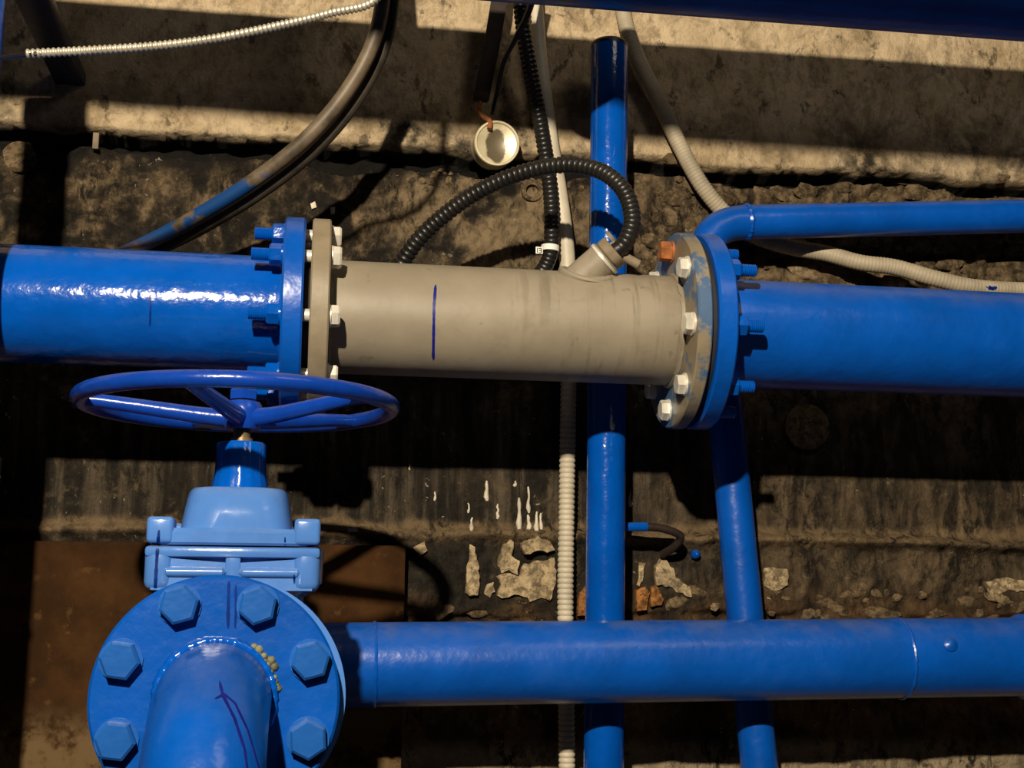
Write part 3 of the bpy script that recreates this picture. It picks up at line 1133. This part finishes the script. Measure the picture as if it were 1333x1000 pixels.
# fillet where the stub is welded on: walk round the stub, find the body's surface
fil = MB()
u_, v_ = perp(sd_)
ring = []
bt = bvh([o for o in FM.children if o.name.startswith('body')])
for k in range(48):
    a_ = 2 * math.pi * k / 48
    rad = (u_ * math.cos(a_) + v_ * math.sin(a_)) * Rs
    h = bt.ray_cast(s0 + sd_ * 0.2 + rad, -sd_)
    ring.append((h[0] if h[0] is not None else s0 + rad, rad.normalized()))
n48 = 48
vv, ff = [], []
for p, n in ring:
    rr = 0.0045
    for j in range(8):
        b_ = 2 * math.pi * j / 8
        vv.append(p + n * math.cos(b_) * rr * 1.3 + sd_ * math.sin(b_) * rr)
for k in range(n48):
    for j in range(8):
        ff.append((k * 8 + j, k * 8 + (j + 1) % 8, ((k + 1) % n48) * 8 + (j + 1) % 8, ((k + 1) % n48) * 8 + j))
fil.add(vv, ff).build('weld_bead', M['meter'], t)
cap = lathe(MB(), s1, sd_, [(0.0005, 0), (0.0005, Rs * 0.92), (0.002, Rs * 0.98), (0.009, Rs * 0.98), (0.011, Rs * 0.9), (0.011, Rs * 0.5), (0.017, Rs * 0.46), (0.017, 0)], 28, 1, 0.0007).build('sensor_cap', M['dirt'], t, 35, 'dusty metal screw cap')
lathe(MB(), s1, sd_, [(-0.005, Rs - 0.001), (-0.005, Rs + 0.0012), (-0.002, Rs + 0.0012), (-0.002, Rs - 0.001)], 36).build('clamp_ring', M['zinc'], t, 35, 'thin bright ring')
ear = s1 + sd_ * 0.006 + UVv * Rs * 0.9
lathe(MB(), ear, sd_, [(-0.002, 0), (-0.002, 0.007), (0.002, 0.007), (0.002, 0)], 16).build('cap_ear', M['dirt'], t)
ear2 = s1 + sd_ * 0.008 - UVv * Rs * 0.5 + mdir * 0.02
lathe(MB(), ear2, (mdir - UVv * 0.5), [(-0.012, 0), (-0.012, 0.005), (0.008, 0.005), (0.008, 0)], 12).build('cap_screw', M['dirt'], t)
mt = bvh([o for o in FM.children if o.name.startswith('body')])
paint_stroke('marker_line', mt, [(567, 371), (565, 400), (564, 468)], 0.0032, M['marker'], t, label='blue marker line')

# ------------------------------------------------------------------ elbow with the big front flange
t = thing('elbow_pipe', 'blue pipe elbow with big eight bolt flange facing out below the handwheel', 'pipe', (VX, FF - 0.12, 0))
EP = t
fc = Vector((at(280, 911, FF).x, 0, VZ))
YD = Vector((0, 1, 0))
fl = disc_ring(MB(), fc, YD, FF, FF + 0.019, FR, 0.03, 0.002, 128).build('flange', M['blue_front'], t)
Re = rpx(73, at(280, 911, FF))
bend = 0.112
stubl = 0.010
pth = [Vector((fc.x, FF + 0.012, VZ)), Vector((fc.x, FF - stubl, VZ))]
cen = Vector((fc.x, FF - stubl, VZ - bend))
for k in range(1, 25):
    an = math.pi / 2 * k / 24
    pth.append(cen + Vector((0, -bend * math.sin(an), bend * math.cos(an))))
pth.append(Vector((pth[-1].x, pth[-1].y, 0.0)))
el = tube(MB(), pth, Re, 64).build('elbow', M['blue_front'], t)
weld(MB(), Vector((fc.x, FF - 0.001, VZ)), YD, Re + 0.0015, 0.0038, 12, 120).build('weld_bead', M['blue_wet'], t, 180)
for k in range(16):
    a_ = math.radians(4 + 3.6 * k + random.uniform(-2, 2))
    ro_ = Re + random.uniform(0.003, 0.008)
    P = Vector((fc.x + ro_ * math.cos(a_), FF - 0.0015, VZ + ro_ * math.sin(a_)))
    sc_ = random.uniform(0.5, 1.25)
    if 1 < k < 15:
        lathe(MB(), P, Vector((0, -1, 0)), [(-0.001, 0.0032 * sc_), (0.0006, 0.0026 * sc_), (0.0012, 0.0013 * sc_), (0.0013, 0)], 6).build('primer_scab', M['primer'], t, 60, 'yellowish scab on the weld' if k == 4 else None)
BC = FR * 0.815
bm_f = bolt_meshes('bolt', M['blue_bolt'], 1, 0.0125, 0.030, 0.007, 0.0265)
for k in range(8):
    a_ = math.radians(22.5 + 45 * k)
    P = Vector((fc.x + BC * math.cos(a_), FF, VZ + BC * math.sin(a_)))
    place('bolt', bm_f, None, t, P, Vector((0, -1, 0)), random.uniform(0, 1))
ft = bvh([fl])
et = bvh([el])
paint_stroke('paint_run', ft, [(298, 757), (297, 800), (297, 818)], 0.003, M['deepblue'], t)
paint_stroke('paint_run', ft, [(307, 762), (307, 800), (306, 818)], 0.0022, M['deepblue'], t)
paint_stroke('marker_line', et, [(286, 888), (290, 905), (305, 935), (318, 975), (322, 1005)], 0.0026, M['purple'], t, label='purple marker scribble')
paint_stroke('marker_line', et, [(280, 910), (292, 904), (306, 916), (322, 950), (338, 1005)], 0.0022, M['purple'], t, label='purple marker scribble')

# ------------------------------------------------------------------ gate valve
t = thing('gate_valve', 'pale blue gate valve with a dark blue spoked handwheel on top', 'valve', (VX, 1.155, VZ))
GV = t
vfc = Vector((VX, 0, VZ))
k_ = rpx(1, Vector((VX, 1.11, at(307, 712, 1.11).z)))    # metres per pixel here


def vz(py, Y=1.12):
    return at(305, py, Y).z


bc = Vector((VX, 1.155, 0))
# body: barrel, flanges, neck, collar under the bonnet
bd_ = MB()
lathe(bd_, vfc, YD, [(1.066, 0), (1.066, FR * 0.99), (1.083, FR * 0.99), (1.085, 0.062), (1.10, 0.055), (1.155, 0.062), (1.21, 0.055), (1.230, 0.062), (1.2345, FR * 0.99), (1.2545, FR * 0.99), (1.2545, 0)], 96)
zt, zm = vz(713.5), vz(770)
loft(bd_, bc, [(VZ, 0.05, 0.045, 2.2), (zm - 0.004, 0.058, 0.046, 2.6), (zm + 0.003, 0.068, 0.05, 3.5), (zm + 0.008, 0.073, 0.052, 5), (zt, 0.074, 0.047, 5)], 64)
fy = 1.155 - 0.058                               # front of the collar
# lip, corner posts, centre rib and bulge that make the two pockets
hx = k_ * 111
box(bd_, Vector((VX, 1.155, zt - 0.0045)), hx * 2, 0.118, 0.009, 0.003)
for s_ in (-1, 1):
    box(bd_, Vector((VX + s_ * (hx - 0.011), 1.155, (zt + zm) / 2)), 0.022, 0.117, zt - zm, 0.007, 3)
box(bd_, Vector((VX, fy + 0.0225, (zt + zm) / 2 + 0.002)), 0.0125, 0.042, zt - zm - 0.008, 0.002)
for s_ in (-1, 1):
    xi, xo = 0.0055, hx - 0.006
    zb_, zl_ = zm + 0.0005, zt - 0.0085
    zi = zm + (zt - zm) * 0.64
    pf = [(xi, zb_), (xo, zb_), (xo, zl_), (xo * 0.62, zl_ - 0.002), (xi, zi)]
    yf, yk = 1.0985, 1.15
    pts_ = [Vector((VX + s_ * p[0], yf + (0.0 if p[1] < zi - 0.006 else 0.0015), p[1])) for p in pf] + [Vector((VX + s_ * p[0], yk, p[1])) for p in pf]
    bd_.add(pts_, [(0, 1, 2, 3, 4), (9, 8, 7, 6, 5)] + [(k, (k + 1) % 5, 5 + (k + 1) % 5, 5 + k) for k in range(5)])
    lz_ = Vector((VX + s_ * (xi + (xo - xi) * 0.42), 1.0995, zm + (zt - zm) * 0.42))
    tube(bd_, [lz_ - Vector((0.026, 0, 0)), lz_ - Vector((0.022, 0, 0)), lz_ + Vector((0.022, 0, 0)), lz_ + Vector((0.026, 0, 0))], lambda i, n: 0.0006 if i in (0, n - 1) else 0.0042, 12)
body_v = bd_.build('body', M['epoxy'], t, 40)
# bonnet
z0, z1 = vz(711.5), vz(633)
H = z1 - z0
bn = MB()
pz = vz(690) - z0
loft(bn, Vector((VX, 1.155, z0)), [(0, hx * 0.97, 0.056, 6), (0.002, hx * 0.98, 0.058, 6), (pz * 0.75, hx * 0.98, 0.058, 6), (pz, hx * 0.95, 0.055, 6)], 80)
dhx = k_ * 72
loft(bn, Vector((VX, 1.155, z0)), [(pz * 0.8, dhx * 1.12, 0.056, 4.5), (pz * 1.05, dhx * 1.03, 0.052, 3.4), (H * 0.55, dhx * 0.99, 0.049, 3.2), (H * 0.8, dhx * 0.94, 0.045, 3.1), (H * 0.92, dhx * 0.91, 0.040, 3.1), (H * 0.98, dhx * 0.85, 0.037, 3.2), (H, dhx * 0.76, 0.03, 3)], 72)
lz = vz(676) - z0
for sx_ in (-1, 1):
    for sy_ in (-1, 1):
        box(bn, Vector((VX + sx_ * (hx - 0.0112), 1.155 + sy_ * 0.044, z0 + lz / 2 + 0.0005)), 0.0215, 0.028, lz - 0.001, 0.0035, 3)
bonnet = bn.build('bonnet', M['epoxy'], t, 40)
box(MB(), Vector((VX, 1.155, (zt + z0) / 2)), hx * 1.9, 0.104, z0 - zt - 0.0001, 0).build('gasket', M['rubber'], t)
# gland and stem
g0z, g1z = vz(634, 1.155) - 0.001, vz(574, 1.14)
gr = k_ * 36
lathe(MB(), Vector((VX, 1.155, g0z)), Vector((0, 0, 1)), [(-0.004, 0), (-0.004, gr * 1.06), (0.004, gr * 1.04), (0.010, gr * 0.98), ((g1z - g0z) * 0.3, gr * 0.96), ((g1z - g0z) - 0.0025, gr * 0.93), (g1z - g0z, gr * 0.86), (g1z - g0z, 0)], 64, 1, 0.0004).build('gland', M['blue_wet'], t, 40)
whz = at(312, 526, 1.15).z
lathe(MB(), Vector((VX, 1.155, g1z)), Vector((0, 0, 1)), [(-0.002, 0), (-0.002, 0.0095), (0.004, 0.0095), (0.004, 0.0075), (whz - g1z + 0.016, 0.0075), (whz - g1z + 0.016, 0)], 20).build('stem', M['brass'], t)
# handwheel
wc = Vector((at(311, 525, 1.155).x, 1.155, whz))
wcx = Vector((VX, 1.155, whz))
Rw = rpx(198, wc)
hub_z = whz - 0.012
hw = MB()
lathe(hw, Vector((VX, 1.155, hub_z)), Vector((0, 0, 1)), [(-0.010, 0.008), (-0.010, 0.0145), (-0.006, 0.017), (0.008, 0.018), (0.014, 0.015), (0.016, 0.008), (-0.010, 0.008)], 28)
hub = hw.build('handwheel', M['wheel'], t, 40)
rimm = MB()
rp = []
nr = 96
rimr = rpx(11.3, wc)
vv, ff = [], []
for k in range(nr):
    a_ = 2 * math.pi * k / nr
    dr = Vector((math.cos(a_), math.sin(a_), 0))
    for j in range(16):
        b_ = 2 * math.pi * j / 16
        vv.append(wc + dr * (Rw + rimr * math.cos(b_)) + Vector((0, 0, rimr * 0.95 * math.sin(b_))))
for k in range(nr):
    for j in range(16):
        ff.append((k * 16 + j, k * 16 + (j + 1) % 16, ((k + 1) % nr) * 16 + (j + 1) % 16, ((k + 1) % nr) * 16 + j))
MB().add(vv, ff).build('rim', M['wheel'], hub)
for k in range(5):
    a_ = math.radians(-105 + 72 * k)
    dr = Vector((math.cos(a_), math.sin(a_), 0))
    pa = Vector((VX, 1.155, hub_z)) + dr * 0.012
    pm = Vector((VX, 1.155, hub_z + 0.002)) + dr * 0.04
    pz_ = wc + dr * (Rw - 0.002)
    pq = wc + dr * (Rw * 0.8) + Vector((0, 0, -0.002))
    tube(MB(), catmull([pa, pm, pq, pz_], 6), lambda i, n: 0.0085 - 0.0025 * min(1, i / n * 1.5), 12).build('spoke', M['wheel'], hub)
ns = MB()
hexhead(ns, Vector((VX, 1.155, hub_z)), Vector((0, 0, 1)), 0.0165, 0.026, 0.022)
ns.build('stem_nut', M['wheel'], t)
vt_ = bvh([body_v, bonnet])
paint_stroke('paint_run', vt_, [(207, 690), (204, 730), (202, 768)], 0.003, M['deepblue'], t)
paint_stroke('paint_run', vt_, [(371, 699), (371, 709)], 0.002, M['deepblue'], t)
paint_stroke('paint_run', vt_, [(383, 748), (383, 760)], 0.002, M['deepblue'], t)
st_ = MB()
# ------------------------------------------------------------------ hoses, cables and small things
# silver flexible conduit, top left
cpts = [at(34, 70, 1.09), at(110, 66, 1.09), at(200, 60, 1.095), at(280, 50, 1.10), at(360, 34, 1.11), at(430, 17, 1.12), at(490, -2, 1.13), at(512, -70, 1.13), at(516, -190, 1.13)]
t = thing('flexible_conduit', 'silver ribbed metal conduit sagging across the top left corner', 'conduit', cpts[0])
ribbed(MB(), catmull(cpts, 12), rpx(6.4, cpts[0]), 0.0012, 0.0042, 14, False).build('sleeve', M['steelhose'], t, 60)
tube(MB(), catmull([at(-30, 75, 1.118), at(0, 75, 1.112), at(36, 71, 1.09), at(60, 69, 1.09)], 6), 0.0022, 8).build('wire', M['black'], t)

# the two cables
BLUE_Z = at(318, 240, 1.37).z - at(486, -190, 1.32).z
def cable(pts, r, name, label, mat):
    P = catmull(pts, 10)
    t_ = thing(name, label, 'cable', pts[0])
    tube(MB(), P, r, 16).build('sheath', mat, t_)
    return t_


c1 = [at(486, -190, 1.32), at(497, -60, 1.315), at(498, 0, 1.315), at(483, 62, 1.315), at(447, 125, 1.325), at(396, 183, 1.34), at(330, 235, 1.365), at(260, 279, 1.40), at(195, 314, 1.43), at(110, 352, 1.44), at(0, 385, 1.44), at(-200, 400, 1.44)]
c2 = [at(500, -190, 1.335), at(510, -60, 1.33), at(512, 0, 1.33), at(498, 66, 1.335), at(462, 134, 1.345), at(409, 196, 1.36), at(342, 249, 1.385), at(270, 293, 1.42), at(205, 326, 1.45), at(120, 368, 1.46), at(0, 405, 1.46), at(-200, 420, 1.46)]
cable(c1, rpx(10, c1[4]), 'power_cable', 'thick dusty grey cable with blue paint smears, hanging at upper left', cable_mat('dusty_cable', (0.16, 0.12, 0.075), True))
cable(c2, rpx(8.5, c2[4]), 'power_cable', 'black cable running close along the thick dusty grey cable', cable_mat('dark_cable', (0.05, 0.04, 0.028), False))

# black hose hanging by the wall, with a white tag
hp = [at(672, -120, 1.420), at(678, 10, 1.440), at(690, 90, 1.455), at(705, 170, 1.462), at(716, 245, 1.462), at(718, 300, 1.460), at(716, 332, 1.460), at(704, 356, 1.455), at(680, 384, 1.440), at(655, 440, 1.430)]
t = thing('drain_hose', 'black ribbed hose hanging down the wall, with a white tag', 'hose', hp[0])
ribbed(MB(), catmull(hp, 10), rpx(10.2, hp[4]), 0.0012, 0.006, 14).build('sleeve', M['black'], t, 60)
P = at(716, 325, 1.460)
lathe(MB(), P, hp[5] - hp[6], [(-0.0025, 0.0088), (-0.0025, 0.0108), (0.0045, 0.0108), (0.0045, 0.0088)], 20).build('tag_band', M['tag'], t, 35, 'white tag band')
lt = box(MB(), at(702, 326, 1.452), 0.0085, 0.0012, 0.0085, 0.0003).build('tag_label', M['tag'], t, 35, 'small white label')
gl = MB()
for (x0, y0, w_, h_) in ((699.6, 326, 1.0, 6.5), (702.8, 323.4, 3.2, 1.0), (702.8, 326.3, 3.0, 1.0), (702.8, 329.2, 3.2, 1.0), (704.6, 326.3, 1.0, 6.2)):
    box(gl, at(x0, y0, 1.4512), rpx(w_, P), 0.0004, rpx(h_, P))
gl.build('lettering', M['rubber'], lt)

# black loop to the sensor
lpnt = [at(500, 400, 1.42), at(524, 342, 1.40), at(556, 300, 1.385), at(610, 257, 1.365), at(670, 228, 1.345), at(730, 215, 1.325), at(780, 222, 1.305), at(812, 248, 1.285), at(823, 284, 1.272), at(816, 312, 1.266), at(804, 326, 1.266), s1 + sd_ * 0.012]
t = thing('sensor_cable', 'black ribbed conduit arching over the meter into its sensor cap', 'conduit', lpnt[0])
ribbed(MB(), catmull(lpnt, 10), rpx(11.2, lpnt[5]), 0.0016, 0.0062, 16).build('sleeve', M['black'], t, 60)

# white conduit
wp = [at(690, -120, 1.478), at(697, 10, 1.480), at(704, 90, 1.484), at(716, 180, 1.486), at(728, 250, 1.484), at(737, 320, 1.484), at(741, 400, 1.484)]
t = thing('white_conduit', 'off-white plastic conduit running straight down the wall behind the meter', 'conduit', wp[0])
wl = [at(741, 400, 1.484), at(740, 500, 1.484), at(738, 640, 1.484), at(736, 800, 1.486), at(738, 1000, 1.486), at(739, 1200, 1.486)]
tube(MB(), catmull(wp, 8), rpx(10.5, wp[3]), 16).build('smooth_sleeve', M['whitehose'], t)
ribbed(MB(), catmull(wl, 8), rpx(10.8, wl[2]), 0.0013, 0.0060, 14).build('ribbed_sleeve', M['whitehose'], t, 60)

# beige ribbed hose, upper right, passing behind the bypass pipe
gp = [at(806, -40, 1.480), at(812, 20, 1.480), at(830, 76, 1.480), at(858, 132, 1.482), at(886, 192, 1.484), at(914, 242, 1.486), at(948, 282, 1.494), at(985, 308, 1.496), at(1030, 322, 1.492), at(1075, 330, 1.480), at(1120, 342, 1.468), at(1165, 348, 1.462), at(1215, 362, 1.450), at(1270, 374, 1.444), at(1333, 378, 1.442), at(1420, 380, 1.442), at(1600, 380, 1.442)]
t = thing('ribbed_hose', 'dusty beige ribbed hose dipping behind the upper right bypass pipe', 'hose', gp[0])
ribbed(MB(), catmull(gp, 10), rpx(10.6, gp[4]), 0.0005, 0.0042, 16).build('sleeve', M['greyhose'], t, 60)
ht = bvh([o for o in t.children])
paint_stroke('paint_spot', ht, [(1284, 373), (1292, 376), (1298, 374)], 0.005, M['deepblue'], t, label='blue paint spot')

# rusty strap, thin rod and the tin cap
def tin_mat():
    t_ = NT('tin_painted_reflection')
    x, y, z = t_.xyz()
    n = t_.noise(60, 4, 0.6)
    r2 = t_.math('ADD', t_.math('POWER', t_.math('ABSOLUTE', t_.math('DIVIDE', x, 0.0125)), 2.0), t_.math('POWER', t_.math('ABSOLUTE', t_.math('DIVIDE', t_.math('ADD', z, 0.004), 0.02)), 2.0))
    m1 = t_.step(t_.math('ADD', r2, t_.math('MULTIPLY', t_.math('SUBTRACT', n, 0.5), 1.6)), 1.2, 0.75)
    col = t_.mix(t_.step(n, 0.3, 0.7), (0.62, 0.54, 0.34), (0.78, 0.7, 0.5))
    col = t_.mix(t_.math('MULTIPLY', m1, 0.9), col, (0.09, 0.065, 0.035))  # dark reflection in the middle of the lid, painted into its colour
    t_.bump(n, 0.25, 0.001)
    return t_.out(col, 0.35, 0.25)



sp_ = [at(654, -60, 1.448), at(650, 0, 1.453), at(640, 60, 1.463), at(630, 108, 1.473), at(626, 130, 1.478)]
t = thing('hanger_strap', 'dark rusty flat strap hanging above the round tin cap', 'strap', sp_[0])
mbx = MB()
vv, ff = [], []
for i, p in enumerate(sp_):
    w_ = rpx(10.5, p)
    vv += [p + Vector((-w_, -0.002, 0)), p + Vector((w_, -0.002, 0)), p + Vector((w_, 0.002, 0)), p + Vector((-w_, 0.002, 0))]
for i in range(len(sp_) - 1):
    for k in range(4):
        ff.append((i * 4 + k, i * 4 + (k + 1) % 4, i * 4 + 4 + (k + 1) % 4, i * 4 + 4 + k))
ff += [(0, 1, 2, 3), tuple(len(sp_) * 4 - 4 + k for k in range(4))]
mbx.add(vv, ff).build('strap', M['darkrust'], t)
box(MB(), at(626, 126, 1.476), rpx(20, sp_[4]), 0.008, rpx(14, sp_[4]), 0.002).build('clip', M['darkrust'], t)
tube(MB(), catmull([at(625, 132, 1.476), at(624, 144, 1.475), at(630, 152, 1.474), at(638, 158, 1.472), at(637, 168, 1.470)], 6), 0.003, 8).build('hook', M['rust'], t, 35, 'rusty hook')
tw = [at(700, -40, 1.40), at(690, 10, 1.41), at(672, 48, 1.425), at(656, 80, 1.445), at(647, 120, 1.468), at(640, 150, 1.475)]
t = thing('thin_cord', 'thin black cord slanting across to the rusty strap', 'cord', tw[0])
tube(MB(), catmull(tw, 8), lambda i, n: 0.0045 - 0.0025 * i / n, 10).build('cord', M['black'], t)
cp = at(645, 189, 1.486)
t = thing('tin_cap', 'round pale tin cap with a dished face, set in the wall crack', 'cap', cp)
rc = rpx(30, cp)
nd = Vector((0.05, -1, -0.12)).normalized()
lathe(MB(), cp, nd, [(-0.02, rc * 0.95), (0.004, rc * 0.97), (0.007, rc), (0.010, rc), (0.0115, rc * 0.97), (0.0115, rc * 0.9), (0.009, rc * 0.86), (0.007, rc * 0.6), (0.005, rc * 0.3), (0.0045, 0)], 48).build('lid', tin_mat(), t)
# rusty panel at lower left
XA, XB = -0.75, at(527, 760, 1.488).x
ztop = at(300, 708, 1.496).z
pm_ = NT('rust_brown_steel')
nn = pm_.noise(12, 6, 0.65)
pc_ = pm_.mix(pm_.step(nn, 0.35, 0.68), (0.028, 0.012, 0.0035), (0.062, 0.027, 0.008))
pc_ = pm_.mix(pm_.math('MULTIPLY', pm_.step(pm_.noise(45, 5, 0.65), 0.6, 0.7), 0.6), pc_, (0.1, 0.05, 0.018))
xx, yy, zz = pm_.xyz()
zd = at(100, 945, 1.488).z
pc_ = pm_.mix(pm_.math('MULTIPLY', pm_.step(zz, zd + 0.03, zd - 0.02), pm_.step(pm_.noise(20, 5, 0.7), 0.4, 0.58)), pc_, (0.14, 0.09, 0.042))
pm_.bump(pm_.noise(70, 5, 0.65), 0.35, 0.002)
pm_.out(pc_, 0.85, 0, 0.1)
pn = MB()
box(pn, Vector(((XA + XB) / 2, 1.490, ztop / 2)), XB - XA, 0.008, ztop, 0.0015)
pn = pn.build('rusty_panel', pm_.m, None, 35, None, (0, 0, 0))
tag(pn, 'rust brown steel sheet against the wall at lower left', 'panel')

# bent rod clamp on the vertical pipe
bp = [at(806, 686, 1.470), at(822, 686, 1.468), at(842, 686, 1.468), at(862, 688, 1.470), at(880, 694, 1.474), at(886, 700, 1.478), at(878, 712, 1.488), at(862, 722, 1.508)]
t = thing('bent_rod', 'bent rod with a blue painted end, beside the vertical pipe', 'rod', bp[0])
P = catmull(bp, 8)
tube(MB(), P[:17], rpx(6, bp[1]), 12).build('painted_end', M['blue_wet'], t, 35, 'blue painted end')
tube(MB(), P[16:], rpx(5.4, bp[1]), 12).build('rod', M['darkrust'], t)
bl = at(905, 722, 1.510)
lathe(MB(), bl, Vector((0, -1, 0)), [(0, 0.006), (0.006, 0.005), (0.009, 0.002), (0.0095, 0)], 10).build('paint_blob', M['blue_wet'], wall, 35, 'blue paint blob')
